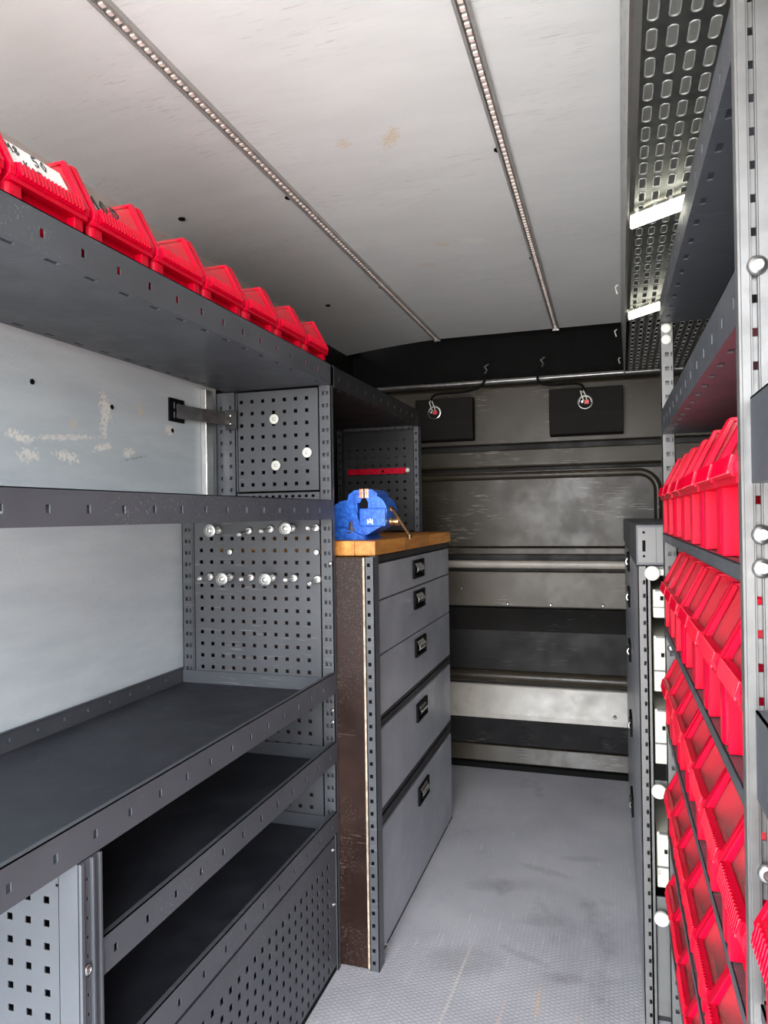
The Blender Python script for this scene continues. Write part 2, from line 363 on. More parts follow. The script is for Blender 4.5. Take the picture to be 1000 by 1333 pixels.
# bulkhead: moulded cross wall, each moulded band a piece
wb = bpy.data.objects.new('wall_back', None); COL.objects.link(wb); wb['kind'] = 'structure'; wb.location = (0, BY, 0); ORG['wall_back'] = Vector((0, BY, 0))
X0, X1 = -1.15, .64
def band(name, pts, mat, back=3.2, x0=X0, x1=X1, bev=.004):
    """pts: (y, z) front contour from bottom to top"""
    poly = list(pts)+[(back, pts[-1][1]), (back, pts[0][1])]
    return MB().prism(poly, 0, x0, x1).build(name, mat, wb, bev, 3, smooth=not bev)
def arcs(cy, cz, r, a0, a1, n=8): return [(cy-r*math.cos(math.radians(a0+(a1-a0)*i/n)), cz+r*math.sin(math.radians(a0+(a1-a0)*i/n))) for i in range(n+1)]
MB().box(X0, X1, 3.10, 3.2, -.02, 1.66).build('backing_sheet', 'bulkhead_black', wb)
band('foot_seal', [(3.045, .0), (3.045, .022), (3.06, .028)], 'black')
band('kick_strip', [(3.05, .030), (3.062, .098)], 'bulkhead')
band('lower_band', [(3.07, .100), (3.075, .214)], 'bulkhead_band')
band('sloped_sill', [(3.055, .215), (3.062, .235), (3.095, .350), (3.11, .358)], 'bulkhead_bright')
band('sill_roll', [(3.095, .362)]+arcs(3.092, .392, .026, -70, 75)+[(3.11, .418)], 'bulkhead')
band('hollow_panel', [(3.062+.062*math.cos(math.pi/2*min(1, i/14*1.02))**.8 if i < 14 else 3.062, .418+.274*i/14) for i in range(15)], 'bulkhead_black', bev=0)  # shade of the hollow put into the blackened tint
band('cross_panel', [(3.055, .700), (3.05, .850)], 'bulkhead_mid')
band('half_round_rail', arcs(3.06, .881, .017, -80, 80), 'bulkhead_bright', 3.1)
band('rail_ledge', [(3.05, .924), (3.05, .953)], 'bulkhead')
band('window_panel', [(3.072, .956), (3.072, 1.285)], 'bulkhead')
band('upper_ledge', [(3.045, 1.298)]+[(3.04, 1.306)]+[(3.045, 1.372)], 'bulkhead')
band('upper_panel', [(3.035, 1.398), (3.045, 1.64), (3.06, 1.652)], 'bulkhead')
MB().tube([(X0, 3.06, 1.262)]+[(.115+.075*math.sin(math.radians(a)), 3.06, 1.187+.075*math.cos(math.radians(a))) for a in range(0, 91, 10)]+[(.19, 3.06, .96)], .016, 12).build('panel_frame', 'bulkhead', wb, smooth=True)
MB().prism([(3.02, 1.655), (3.012, 1.664), (3.02, 1.674), (3.2, 1.69), (3.2, 1.655)], 0, X0, X1).build('metal_ledge', 'aluminium', wb, .003)
MB().box(X0, .64, 3.16, 3.2, 1.68, 1.93).build('overhead_recess', 'black', wb)
for x, z in ((-.62, .775), (-.42, .712), (-.24, .712), (-.03, .713), (.01, .255), (-.6, .012), (-.4, .012), (-.15, .012)):
    MB().lathe((x, 3.056, z), (0, -1, 0), [(-.02, .006), (.006, .006), (.009, .003)], 10).build('screw', 'steel', wb)

# ------------------------------------------------------------------ shelving parts
def shelf(parent, xf, xb, y0, y1, zb, lip=.05, first=.618, mat='dark_powder_coat', slots=True, endlip=.036, mat_top=None, backlip=.036, near_end=False, name='shelf'):
    """folded sheet shelf: front lip with a row of holes, slotted tray, turned-up back and ends"""
    d = 1 if xf > xb else -1; m = MB(); t = .0018
    zc = zb+lip*.46
    h = span(first, y1-.01, .0695, .0075); h = [q for q in h if q[0] > y0+.01]
    m.perf(fX(xf, -d), y0, y1, zb, zb+lip, h, [(zc-.0055, zc+.0055)], t)
    m.box(xf, xf-d*.010, y0, y1, zb+lip-.0015, zb+lip)
    if slots:
        hs = span(first+.028, y1-.02, .0695, .021); hs = [q for q in hs if q[0] > y0+.02]
        us = sorted([tuple(sorted((xf-d*.009, xf-d*.016))), tuple(sorted((xb+d*.012, xb+d*.019)))])
        m.perf(fZ(zb, 1), min(xf-d*t, xb), max(xf-d*t, xb), y0, y1, us, hs, t)
    else: m.box(xf-d*t, xb, y0, y1, zb, zb+t)
    hb = span(first, y1-.01, .0695, .007); hb = [q for q in hb if q[0] > y0+.01]
    m.perf(fX(xb, d), y0, y1, zb, zb+backlip, hb, [(zb+backlip*.55-.004, zb+backlip*.55+.004)], t)
    m.box(xb, xb+d*.006, y0, y1, zb+backlip-.0015, zb+backlip)
    if endlip:
        m.box(xf-d*.012, xb+d*.004, y1-t, y1, zb, zb+endlip)
        if near_end: m.box(xf-d*.012, xb+d*.004, y0, y0+t, zb, zb+endlip)
    o = m.build(name, mat, parent)
    if mat_top:
        MB().box(xf-d*.006, xb+d*.006, y0+.004, y1-.004, zb+t, zb+t+.0025).build('rubber_mat', mat_top, o)
    return o
def upright(parent, x0, x1, y0, y1, z0, z1, mat, pitch=.03, hole=(.40, .34), slot=(.80, .13), first=None, back=True):
    """U-section post: slotted face towards the rear doors"""
    w = x1-x0; m = MB(); t = .0018
    hu = []
    if hole: hu.append((x0+w*(hole[0]-hole[1]/2), x0+w*(hole[0]+hole[1]/2)))
    if slot: hu.append((x0+w*(slot[0]-slot[1]/2), x0+w*(slot[0]+slot[1]/2)))
    m.perf(fY(y0, 1), x0, x1, z0, z1, hu, span(z0+.02, z1-.01, pitch, .009, first), t)
    m.box(x0, x0+t, y0, y1, z0, z1); m.box(x1-t, x1, y0, y1, z0, z1)
    if back: m.box(x0+t, x1-t, y1-.002, y1-.001, z0, z1)
    return m.build('upright', mat, parent)
def bolt(parent, p, d, r, mat='steel', name='bolt', n=16):
    m = MB().lathe(p, d, [(0, r), (r*.25, r), (r*.5, r*.82), (r*.62, r*.55), (r*.45, r*.5), (r*.45, .0005)], n)
    return m.build(name, mat, parent, smooth=True)
def side_panel(parent, x0, x1, y, z0, z1, mat, fx, fz, hole=.009, pitch=.03, name='side_panel', mx=.012, border=True):
    hu = [q for q in span(fx, x1-mx, pitch, hole)]; hv = [q for q in span(fz, z1-.012, pitch, hole)]
    m = MB().perf(fY(y, 1), x0, x1, z0, z1, hu, hv, .0015)
    if border:                                            # turned-in edge of the sheet
        m.box(x0-.004, x0-.001, y-.004, y+.006, z0, z1)
        m.box(x0, x1, y-.002, y+.006, z1, z1+.003)
    return m.build(name, mat, parent)

# ---- left racking, nearest bay
XL, YE, YN = -.64, 1.597, .22
L = thing('shelving_unit', (-.85, .95, 0), 'long dark grey steel shelving unit with perforated ends along the left wall', 'shelving')
top = shelf(L, XL, -.93, YN, YE, 1.42, first=.6805-6*.0695, endlip=.0, mat_top='rubber')  # mat added here to block the slots and keep them dark
mid = shelf(L, XL, -.93, YN, YE, 1.092, lip=.047, first=.6145-5*.0695)
wrk = shelf(L, XL, -1.068, YN, YE, .670, first=.6195-5*.0695, mat_top='rubber', backlip=.042)
wrk['label'] = 'deep work shelf lined with a black rubber mat'
s2 = shelf(L, XL, -1.06, .768, YE, .503, first=.795, mat_top='rubber', slots=False, near_end=False)
s3 = shelf(L, XL, -1.06, .768, YE, .334, first=.80, mat_top='rubber', slots=False)
upright(L, -.673, -.641, YE+.001, 1.613, 0, 1.4195, 'light_powder_coat', hole=(.40, .22), slot=(.72, .18))
upright(L, -.958, -.902, YE+.001, 1.613, 1.12, 1.418, 'dark_powder_coat', hole=(.28, .10), slot=(.75, .12))
upright(L, -1.064, -1.032, YE+.001, 1.613, 0, 1.09, 'light_powder_coat', hole=(.4, .22), slot=(.72, .18))
side_panel(L, -.896, -.676, YE+.004, 1.165, 1.412, 'light_powder_coat', -.886, 1.182)
pb = MB(); pb.perf(fY(YE+.003, 1), -.90, -.674, 1.125, 1.160, span(-.89, -.68, .018, .008), [(1.148, 1.154)], .0015); pb.build('panel_rail', 'light_powder_coat', L)
side_panel(L, -1.028, -.676, YE+.004, .08, 1.088, 'light_powder_coat', -1.008, .116)
# front panel below the lowest tray
hu = span(.80, 1.565, .0298, .0115); hv = span(.03, .30, .0303, .012)
fp = MB().perf(fX(XL-.004, -1), .768, YE-.008, .018, .322, hu, hv, .0015)
fp.box(XL-.004, XL-.012, .768, YE-.008, .322, .3235).box(XL-.004, XL-.012, .768, YE-.008, .0165, .018)
fp.build('front_panel', 'dark_powder_coat', L)
MB().box(XL-.006, XL-.02, .768, YE, .0, .016).box(XL-.012, XL-.02, .768, YE, .322, .334).box(-.665, -.667, .768, YE, .016, .334).build('plinth_and_shade_sheet', 'black', L)  # includes a black sheet added behind the panel so its holes read dark
for z in (.30, .17): bolt(L, (XL-.004, 1.577, z), (1, 0, 0), .005)
# divider in front of the trays: perforated sheet and its post
side_panel(L, -1.06, -.672, .737, .02, .668, 'dark_powder_coat', -.67-.03*12, .04, name='divider_panel', mx=.0, border=False)
dv = MB(); YD = .727
dv.perf(fX(XL, -1), YD, .766, 0, .668, [(.741, .7445)], span(.03, .66, .0245, .004), .002)
dv.box(-.672, XL, YD, YD+.002, 0, .668).box(-.672, -.670, YD, .766, 0, .668)
dv.box(XL, XL+.004, YD, YD+.006, 0, .668).box(XL, XL+.005, .747, .751, 0, .668).box(XL, XL+.004, .7615, .766, 0, .668)
dv.build('divider_post', 'dark_powder_coat', L, .0006)
bolt(L, (XL+.001, .7385, .530), (1, 0, 0), .0065)
MB().box(-.684, -.670, .736, .738, .630, .633).build('slot', 'black', L)
for z in (.628, .60, .985): bolt(L, (-.647, YE, z), (0, -1, 0), .0055)

# ---- left racking, far bay over the worktop
F = thing('wall_shelf', (-.8, 2.03, 1.04), 'dark steel shelf bay mounted above the blue vise', 'shelf')
shelf(F, XL, -.95, 1.62, 2.43, 1.418, lip=.052, first=1.65, endlip=0, mat='black_coat')
side_panel(F, -.925, -.662, 2.435, 1.045, 1.405, 'black_coat', -.905, 1.07)
upright(F, -.661, -.640, 2.431, 2.46, 1.04, 1.416, 'dark_powder_coat', hole=None, slot=(.5, .3))
upright(F, -.953, -.930, 2.431, 2.46, 1.04, 1.416, 'black_coat', hole=None, slot=(.5, .3))
MB().perf(fY(2.433, 1), -.925, -.665, 1.406, 1.418, span(-.91, -.67, .026, .010), [(1.409, 1.415)], .0015).build('panel_rail', 'dark_powder_coat', F)
MB().box(-.642, -.615, 1.600, 1.6165, 1.42, 1.47).build('joining_plate', 'black_coat', F) if False else None
R = thing('tool_strip', (-.795, 2.43, 1.26), 'narrow red plastic strip on the perforated panel behind the vise', 'strip')
MB().perf(fY(2.426, 1), -.91, -.690, 1.249, 1.269, span(-.902, -.695, .0105, .005), [(1.2525, 1.257), (1.261, 1.2655)], .006).build('strip', 'red', R)
MB().box(-.909, -.691, 2.4325, 2.4335, 1.25, 1.268).build('backing', 'red_dark', R)
bolt(R, (-.684, 2.432, 1.2605), (0, -1, 0), .008, 'white_plastic', 'end_screw')
bolt(R, (-.775, 2.426, 1.259), (0, -1, 0), .004, 'black', 'screw')

# ---- steel strap bracket on the wall
B = thing('strap_bracket', (-.93, 1.5, 1.35), 'flat steel strap bolted between white wall panel and upper upright', 'bracket')
MB().perf(fX(-.9665, 1), 1.404, 1.462, 1.326, 1.380, [(1.418, 1.430), (1.438, 1.450)], [(1.334, 1.350), (1.356, 1.372)], .005).build('end_plate', 'black', B)
MB().prism([(-.962, 1.43), (-.9595, 1.43), (-.946, 1.515), (-.918, 1.575), (-.905, 1.592), (-.909, 1.5935), (-.922, 1.577), (-.949, 1.517), (-.962, 1.45)], 2, 1.335, 1.368).build('strap', 'steel', B)
MB().box(-.925, -.893, 1.588, 1.5915, 1.322, 1.372).build('fixing_plate', 'black_coat', B)
for z in (1.338, 1.358): bolt(B, (-.912, 1.588, z), (0, -1, 0), .006)

# ------------------------------------------------------------------ drawer cabinets
def cup_handle(drawer, xf, s, yc, zc, w=.118, h=.054):
    m = MB(); a, b = yc-w/2, yc+w/2; c, d = zc-h/2, zc+h/2; t = .0065
    m.box(xf, xf+s*t, a, a+.007, c, d).box(xf, xf+s*t, b-.007, b, c, d).box(xf, xf+s*t, a+.007, b-.007, d-.007, d).box(xf, xf+s*t, a+.007, b-.007, c, c+.007)
    m.box(xf, xf+s*.001, a+.007, b-.007, c+.007, d-.007)
    m.build('handle_cup', 'black', drawer, .0012)
    g = []; n = 8
    for i in range(n+1):
        q = math.radians(-10+150*i/n); g.append((xf+s*(.002+.010*max(0, math.sin(q))), d-.010-.026*i/n))
    g2 = [(x-s*.0022, z) for x, z in reversed(g)]
    MB().prism(g+g2, 1, yc-w/2+.022, yc+w/2-.022).build('handle', 'chrome', drawer, .0006, smooth=True)
CX = -.555
D = thing('drawer_cabinet', (-.78, 2.08, 0), 'grey five-drawer cabinet with brown plywood side beneath the wooden worktop', 'cabinet')
MB().box(-.98, -.585, 1.634, 2.516, .0, .998).box(-.585, CX-.004, 1.66, 1.668, .0, .998).box(-.585, CX-.004, 2.505, 2.516, 0, .998).box(-.585, CX-.004, 1.66, 2.516, .981, .998).box(-.585, CX-.004, 1.66, 2.516, 0, .012).build('carcass', 'black_coat', D)
MB().box(-.98, -.572, 1.6165, 1.632, .004, .998).build('side_board', 'brown', D, .001)
MB().box(-.572, -.567, 1.6163, 1.632, .004, .998).build('board_edge', 'brown_edge', D, .001)
upright(D, -.566, -.543, 1.6165, 1.655, .0, .999, 'light_powder_coat', hole=(.42, .34), slot=None)
zs = [(.887, .977, .938), (.749, .883, .846), (.596, .745, .703), (.362, .560, .509), (.015, .311, .259)]
for i, (a, b, hz) in enumerate(zs):
    y1 = 2.500
    dr = MB().box(CX-.018, CX, 1.671, y1, a, b).build('drawer', 'drawer_front', D, .0015)
    cup_handle(dr, CX, 1, 2.07+.006*i, hz)
for a, b in ((.562, .594), (.313, .360)):
    h = (b-a)/3
    m = MB()
    for k in range(3): m.box(CX-.02, CX-.003+(.003 if k == 1 else 0), 1.671, 2.50, a+k*h+.0015, a+(k+1)*h-.0015)
    m.build('drawer_rail', 'black_coat', D, .001)
for y in (1.72, 2.44): bolt(D, (CX-.004, y, .007), (1, 0, 0), .005)

# worktop of glued staves
W = thing('worktop', (-.77, 2.09, 1.0), 'thick worn wooden worktop carrying the blue vise', 'worktop')
xs = [-.985]
while xs[-1] < -.60: xs.append(xs[-1]+random.uniform(.038, .052))
xs[-1] = -.551
for a, b in zip(xs, xs[1:]):
    cut = random.choice([1.95, 2.1, 2.25])
    if b == -.551:
        MB().box(a, b, 1.653, 1.905, 1.0005, 1.037).build('stave', 'wood', W, .002); MB().box(a, b, 1.9055, 2.21, 1.0005, 1.037).build('stave', 'wood', W, .002); MB().box(a, b, 2.2105, 2.522, 1.0005, 1.037).build('stave', 'wood', W, .002)
    else: MB().box(a, b-.0004, 1.653, 2.522, 1.0005, 1.037).build('stave', 'wood', W, .001)

# ------------------------------------------------------------------ bench vise
V = thing('bench_vise', (-.64, 1.80, 1.0375), 'blue cast bench vise bolted to the front of the wooden worktop', 'vise')
vy = 1.80; z0 = 1.0375
def dome(x0, x1, zb, zt, r, n=7):
    """side contour, rounded at the top left"""
    return [(x1, zb), (x1, zt)]+[(x0+r-r*math.sin(math.pi/2*i/n), zt-r+r*math.cos(math.pi/2*i/n)) for i in range(n+1)]+[(x0, zb)]
MB().prism(dome(-.712, -.632, z0+.008, z0+.104, .050), 1, vy-.046, vy+.046).build('fixed_body', 'vise_blue', V, .010, 4, True)
MB().prism([(-.724, z0), (-.600, z0), (-.615, z0+.012), (-.66, z0+.030), (-.72, z0+.026)], 1, vy-.070, vy+.070).build('base', 'vise_blue', V, .005, 3, True)
MB().prism([(-.672, z0+.1), (-.640, z0+.1), (-.630, z0+.06), (-.618, z0+.02), (-.605, z0+.004), (-.638, z0+.004), (-.652, z0+.05)], 1, vy-.052, vy-.040).build('flank_rib', 'vise_blue', V, .004, 3, True)
MB().prism([(-.660, z0+.096), (-.612, z0+.096), (-.612, z0+.130), (-.638, z0+.130), (-.655, z0+.118)], 1, vy-.050, vy+.050).build('fixed_jaw', 'vise_blue', V, .004, 3, True)
mj = MB(); mj.prism([(-.605, z0+.012), (-.556, z0+.040), (-.550, z0+.074)]+[(-.550-.05*(1-math.cos(math.pi/2*i/6)), z0+.074+.045*math.sin(math.pi/2*i/6)) for i in range(1, 7)]+[(-.604, z0+.100), (-.604, z0+.086), (-.606, z0+.075), (-.626, z0+.074), (-.626, z0+.012)], 1, vy-.048, vy+.048)
mj.build('moving_jaw', 'vise_blue', V, .005, 3, True)
MB().prism([(-.6245, z0+.034), (-.553, z0+.034), (-.553, z0+.082), (-.6245, z0+.082)], 1, vy-.054, vy-.047).build('face_plate', 'vise_blue', V, .003, 3)
MB().prism([(-.606, z0+.096), (-.606, z0+.131), (-.590, z0+.131), (-.575, z0+.120), (-.580, z0+.1)], 1, vy-.050, vy+.050).build('moving_jaw_head', 'vise_blue', V, .004, 3, True)
MB().box(-.6105, -.5995, vy-.051, vy+.051, z0+.108, z0+.133).build('jaw_plate', 'copper', V, .001)
MB().box(-.6255, -.6145, vy-.051, vy+.051, z0+.108, z0+.133).build('jaw_plate', 'copper', V, .001)
MB().prism([(-.622, z0+.080), (-.602, z0+.080), (-.601, z0+.098), (-.607, z0+.108), (-.617, z0+.108), (-.623, z0+.095)], 1, vy-.0535, vy+.05).build('jaw_throat', 'black', V, .002)
MB().lathe((-.552, vy-.012, z0+.046), (1, 0, 0), [(0, .011), (.006, .011), (.008, .008), (.012, .008), (.014, .011), (.024, .011), (.027, .007)], 16).build('screw_spindle', 'brass', V, smooth=True)
MB().cyl((-.536, vy-.045, z0+.080), (-.508, vy+.03, z0+.004), .0046, n=12).build('handle_bar', 'brass', V, smooth=True)
for p in ((-.536, vy-.045, z0+.080), (-.508, vy+.03, z0+.004)):
    MB().lathe((p[0]-.003, p[1]-.002, p[2]), (.3, .5, -.8), [(-.006, .003), (-.004, .0075), (.004, .0075), (.006, .003)], 12).build('handle_end', 'brass', V, smooth=True)
for x in (-.646,):
    MB().lathe((x, vy-.060, z0+.017), (0, 0, 1), [(0, .014), (.003, .014), (.003, .010), (.012, .010), (.012, .0055), (.030, .005)], 6).build('hold_down_bolt', 'zinc', V)
MB().lathe((-.716, vy-.05, z0+.026), (0, 0, 1), [(0, .010), (.003, .010), (.004, .006), (.010, .006)], 8).build('hold_down_bolt', 'zinc', V)
mk = MB(); yk = vy-.0545
mk.box(-.602, -.599, yk-.001, yk, z0+.040, z0+.053).box(-.590, -.587, yk-.001, yk, z0+.040, z0+.053).box(-.599, -.590, yk-.001, yk, z0+.044, z0+.048).box(-.5955, -.5925, yk-.001, yk, z0+.048, z0+.055)
mk.build('maker_mark', 'zinc', V)

# ------------------------------------------------------------------ pegs and caps on the perforated panels
def px_panel(x, z, name, label, cat, group, tip=None, disc=None, r=.0105):
    yb = YE+.003
    t = thing(name, (x, yb, z), label, cat, group)
    MB().lathe((x, yb, z), (0, -1, 0), [(0, r*.95), (.003, r), (.006, r*.8), (.0065, r*.45)], 18).build('washer', 'zinc', t, smooth=True)
    if tip:
        dx, dz, ln = tip; e = (x+dx, yb-ln, z+dz)
        MB().cyl((x, yb-.002, z), e, .0042, n=12).build('rod', 'zinc', t, smooth=True)
        if disc:
            d = Vector((dx, -ln, dz)).normalized(); p = Vector(e)
            MB().lathe(tuple(p-d*.006), tuple(d), [(0, .0145), (.002, .0165), (.006, .0165), (.0075, .014), (.0075, .011), (.005, .010), (.005, .006), (.009, .0055), (.010, .003)], 24).build('disc', 'zinc', t, smooth=True)
        else:
            d = Vector((dx, -ln, dz)).normalized(); p = Vector(e)
            MB().lathe(tuple(p-d*.004), tuple(d), [(0, .0055), (.001, .0065), (.006, .0065), (.008, .004)], 12).build('tip', 'zinc', t, smooth=True)
    return t
GX = lambda px: -1.0625+(px-238)*.002164            # column under a measured spot on the end panel
GZ = lambda py: .706+(874-py)*.00200
rows = [('upper', [(288, 693, 1, 0, 0), (328, 694, 0, 0, -.008), (356, 692, 0, 0, -.004), (384, 691, 1, 0, 0), (413, 691, 0, 0, .0)]),
        ('lower', [(276, 753, 0, 0, 0), (303, 753, 1, 0, -.001), (330, 753, 0, 0, 0), (358, 753, 1, 0, -.001), (385, 753, 0, 0, 0), (414, 754, 0, 0, -.006)])]
for rn, lst in rows:
    for i, (px, py, dsc, dx, dz) in enumerate(lst):
        what = 'disc-tipped steel peg' if dsc else ('steel peg drooping at its tip' if dz < -.003 else 'straight steel peg')
        px_panel(GX(px), GZ(py), 'panel_peg', f'{what}, {ORD[i]} from the wall in the {rn} peg row', 'peg', 'steel pegs on the lower perforated panel', (dx, dz, .052 if not dsc else .048), dsc, .0105)
px_panel(GX(303), GZ(721), 'panel_screw', 'bare steel screw head between the peg rows, nearer the wall', 'screw', None, r=.008)
px_panel(GX(413), GZ(721), 'panel_screw', 'bare steel screw head on the perforated panel beside the front upright', 'screw', None, r=.008)
for x, z, la in ((-.792, 1.344, 'highest white round cap on the upper perforated panel'), (-.704, 1.257, 'white round cap nearest the front upright, upper perforated panel'), (-.789, 1.228, 'lowest white round cap on the upper perforated panel')):
    t = thing('round_cap', (x, YE+.003, z), la, 'cap', 'white caps on the upper perforated panel')
    MB().lathe((x, YE+.003, z), (0, -1, 0), [(0, .011), (.003, .0125), (.006, .0120), (.0065, .0095), (.005, .009), (.005, .006), (.0065, .0055), (.0065, .001)], 24).build('cap', 'white_plastic', t, smooth=True)
    MB().box(x-.004, x+.004, YE-.004, YE-.0030, z+.002, z+.004).box(x-.004, x-.002, YE-.004, YE-.0030, z-.004, z+.002).box(x-.004, x+.004, YE-.004, YE-.0030, z-.004, z-.002).build('cap_mark', 'steel', t)

# ------------------------------------------------------------------ red bins
BW, BL = .134, .21
def make_bin(name, label, grp):
    t = thing(name, (0, 0, 0), label, 'bin', grp)
    m = MB(); w = BW/2; th = .0025
    side = [(-.012, 0), (-.010, .066), (.0, .074), (.0, .083), (-.010, .098), (-.020, .119), (-.028, .138), (-.034, .147), (-.042, .150), (-BL, .150), (-BL+.006, 0)]
    for sgn in (-1, 1):
        a, b = sgn*(w-.002), sgn*(w-.002-th)
        m.prism(side, 1, a, b)
    m.box(-BL, -BL+th, -w+.003, w-.003, 0, .150); m.box(-BL+.004, -.014, -w+.003, w-.003, 0, .003)
    for sgn in (-1, 1):                                   # rolled rim on the sides and the back
        a = sgn*(w-.0045)
        m.prism([(.002, .080), (.002, .086), (-.034, .154), (-BL, .154), (-BL, .149), (-.036, .149)], 1, a-.0030, a+.0030)
        for k in (.07, .13): m.box(-k-.003, -k+.003, sgn*(w-.002), sgn*(w), .01, .148)
    m.box(-BL-.002, -BL+.004, -w+.003, w-.003, .149, .154)
    for sgn in (-1, 1): m.prism([(.002, .074), (.003, .084), (-.033, .153), (-.038, .150), (-.003, .078)], 1, sgn*(w-.001), sgn*(w-.011))
    # front: rounded corner pillars, recessed middle
    n = 6
    for sgn in (-1, 1):
        c = [(sgn*(w-.002), -.02)]+[(sgn*(w-.002-.009*(1-math.cos(math.pi/2*i/n))), -.012+.010*math.sin(math.pi/2*i/n)-.001) for i in range(n+1)]+[(sgn*(w-.024), -.003), (sgn*(w-.024), -.02)]
        m.prism([(x, y) for y, x in c], 2, .0, .068)
    m.box(-.018, -.0155, -w+.02, w-.02, 0, .074)
    m.build('shell', 'red', t, .0008, 1)
    g = MB().box(-.016, .001, -w+.004, w-.004, .068, .075)
    g.prism([(-.006, .074), (.003, .074), (.006, .080), (.002, .0915), (-.006, .0925)], 1, -w+.012, w-.012)
    K = 17
    for k in range(K):
        y = -w+.017+(2*w-.034)*k/(K-1)
        g.cyl((.0055, y, .0765), (.0015, y, .0925), .0021, n=6)
    g.build('grip_bar', 'red', t)
    p = MB(); d = Vector((-.034, 0, .056)).normalized()
    A, Bq = Vector((-.008, 0, .088)), Vector((-.040, 0, .1435)); nrm = Vector((d.z, 0, -d.x))*.0012
    p.prism([(A.x, A.z), (A.x+nrm.x, A.z+nrm.z), (Bq.x+nrm.x, Bq.z+nrm.z), (Bq.x, Bq.z)], 1, -w+.008, w-.008)
    p.prism([(Bq.x, Bq.z), (Bq.x+nrm.x, Bq.z+nrm.z), (Bq.x-.03, Bq.z+nrm.z+.001), (Bq.x-.03, Bq.z)], 1, -w+.008, w-.008)
    p.box(-.040, -.0095, w-.018, w-.0165, .09, .142) if False else None
    p.build('clear_front', 'clear', t)
    return t
proto = make_bin('storage_bin', '', '')
first_used = [False]
def place_bin(x, y, z, rz, label, grp):
    if not first_used[0]: b = proto; first_used[0] = True
    else: b = copy_tree(proto)
    b.location = (x, y, z); b.rotation_euler = (0, 0, rz); tag(b, label, 'bin', grp); return b
zt = 1.4252; lb = []
NLEFT = 8
for k in range(NLEFT):
    what = {1: 'red bin with a white window label', 2: 'red bin with black window writing'}.get(k, 'red plastic bin')
    b = place_bin(XL-.0105, .568+.139*k, zt, 0, f'{what}, {ORD[NLEFT-1-k]} from the far end of top left shelf', 'red bins along the top left shelf'); lb.append(b)
# writing on two windows: strokes on the sloped clear front
STK = {'M': [[(0, 0), (.12, 1), (.4, .35), (.68, 1), (.8, 0)]], '8': [[(.4, .5), (.1, .72), (.35, 1), (.65, .75), (.4, .5), (.05, .25), (.35, 0), (.7, .25), (.4, .5)]],
       '5': [[(.65, 1), (.15, 1), (.1, .55), (.5, .6), (.65, .3), (.4, 0), (.05, .1)]], '0': [[(.35, 1), (.05, .5), (.35, 0), (.65, .5), (.35, 1)]], 'O': [[(.35, 1), (.0, .5), (.35, 0), (.7, .5), (.35, 1)]],
       'D': [[(.1, 0), (.1, 1), (.6, .8), (.7, .4), (.1, 0)]], 'K': [[(.1, 0), (.1, 1)], [(.65, 1), (.1, .45), (.7, 0)]], 'o': [[(.3, .6), (.05, .3), (.3, 0), (.55, .3), (.3, .6)]], 'm': [[(.05, 0), (.05, .6), (.3, .5), (.3, 0)], [(.3, .5), (.6, .55), (.6, 0)]], ' ': []}
def slope_pt(u, v, lift):
    d = Vector((-.032, 0, .0555)).normalized(); nr = Vector((d.z, 0, -d.x))
    p = Vector((-.008, u, .088))+d*v+nr*lift; return tuple(p)
def writing(parent, text, u, v, size, adv, name='writing', mat='ink', r=.0008):
    m = MB()
    for ch in text:
        for st in STK[ch]: m.tube([slope_pt(u+a*size*.8, v+b*size, .0022) for a, b in st], r, 5)
        u += adv
    me = m.build(name, mat); me.parent = parent; ORG[me.name] = Vector(); return me
lab = MB(); ps = [(-.055, .004), (.040, .004), (.048, .012), (.048, .048), (-.055, .048)]
lab.add([slope_pt(a, b, .0016) for a, b in ps]+[slope_pt(a, b, .0014) for a, b in ps], [(0, 1, 2, 3, 4), (9, 8, 7, 6, 5)]+[(i, (i+1) % 5, (i+1) % 5+5, i+5) for i in range(5)])
lo_ = lab.build('window_label', 'paper'); lo_.parent = lb[1]
for tx, u, v, sz in (('M8', -.046, .030, .014), ('50', -.004, .029, .016), ('Kom', -.026, .012, .012)): 
    w_ = writing(lo_, tx, u, v, sz, sz*.85)
writing(lb[2], 'MOD', -.050, .016, .022, .024, r=.0014)

rows_z = [1.052, .858, .656, .426, .2275]
rown = ['top', 'second', 'third', 'fourth', 'lowest']
for ri, z in enumerate(rows_z):
    for k in range(7):
        yc = 1.5245-.1345*k
        place_bin(.1025+random.uniform(0, .004), yc, z+.003, math.pi+random.uniform(-.006, .006), f'red plastic bin, {ORD[k]} from the far end, {rown[ri]} row of the right rack', f'red bins in the {rown[ri]} row of the right rack')
place_bin(.099, .51, .714, math.pi, 'red plastic bin at the rear doors, in front of the nearest right upright', 'red bins by the right doorway')

# ------------------------------------------------------------------ right rack
XR = .1087
Q = thing('bin_rack', (.28, 1.16, 0), 'grey steel rack of sloping red bins along the right side', 'rack')
shelf(Q, XR, .45, .665, 1.598, 1.496, first=.68, mat_top='rubber', mat='dark_powder_coat', endlip=0)  # mat added to stop light showing through the slots
shelf(Q, XR, .45, .665, 1.598, 1.262, first=.695, mat_top='rubber', mat='dark_powder_coat', endlip=0)  # mat likewise added to darken the slots
for z in rows_z:
    m = MB().box(XR-.002, .40, .65, 1.598, z, z+.002).box(XR-.002, XR, .65, 1.598, z-.014, z+.002).box(XR-.002, XR+.008, .65, 1.598, z-.014, z-.0125)
    m.build('bin_shelf', 'dark_powder_coat', Q, .0006)
upright(Q, XR, XR+.0262, 1.599, 1.615, 0, 1.4955, 'rack_grey', hole=(.48, .30), slot=(.82, .10))
upright(Q, .42, .447, 1.599, 1.615, 0, 1.4955, 'dark_powder_coat', hole=(.48, .30), slot=(.82, .10))
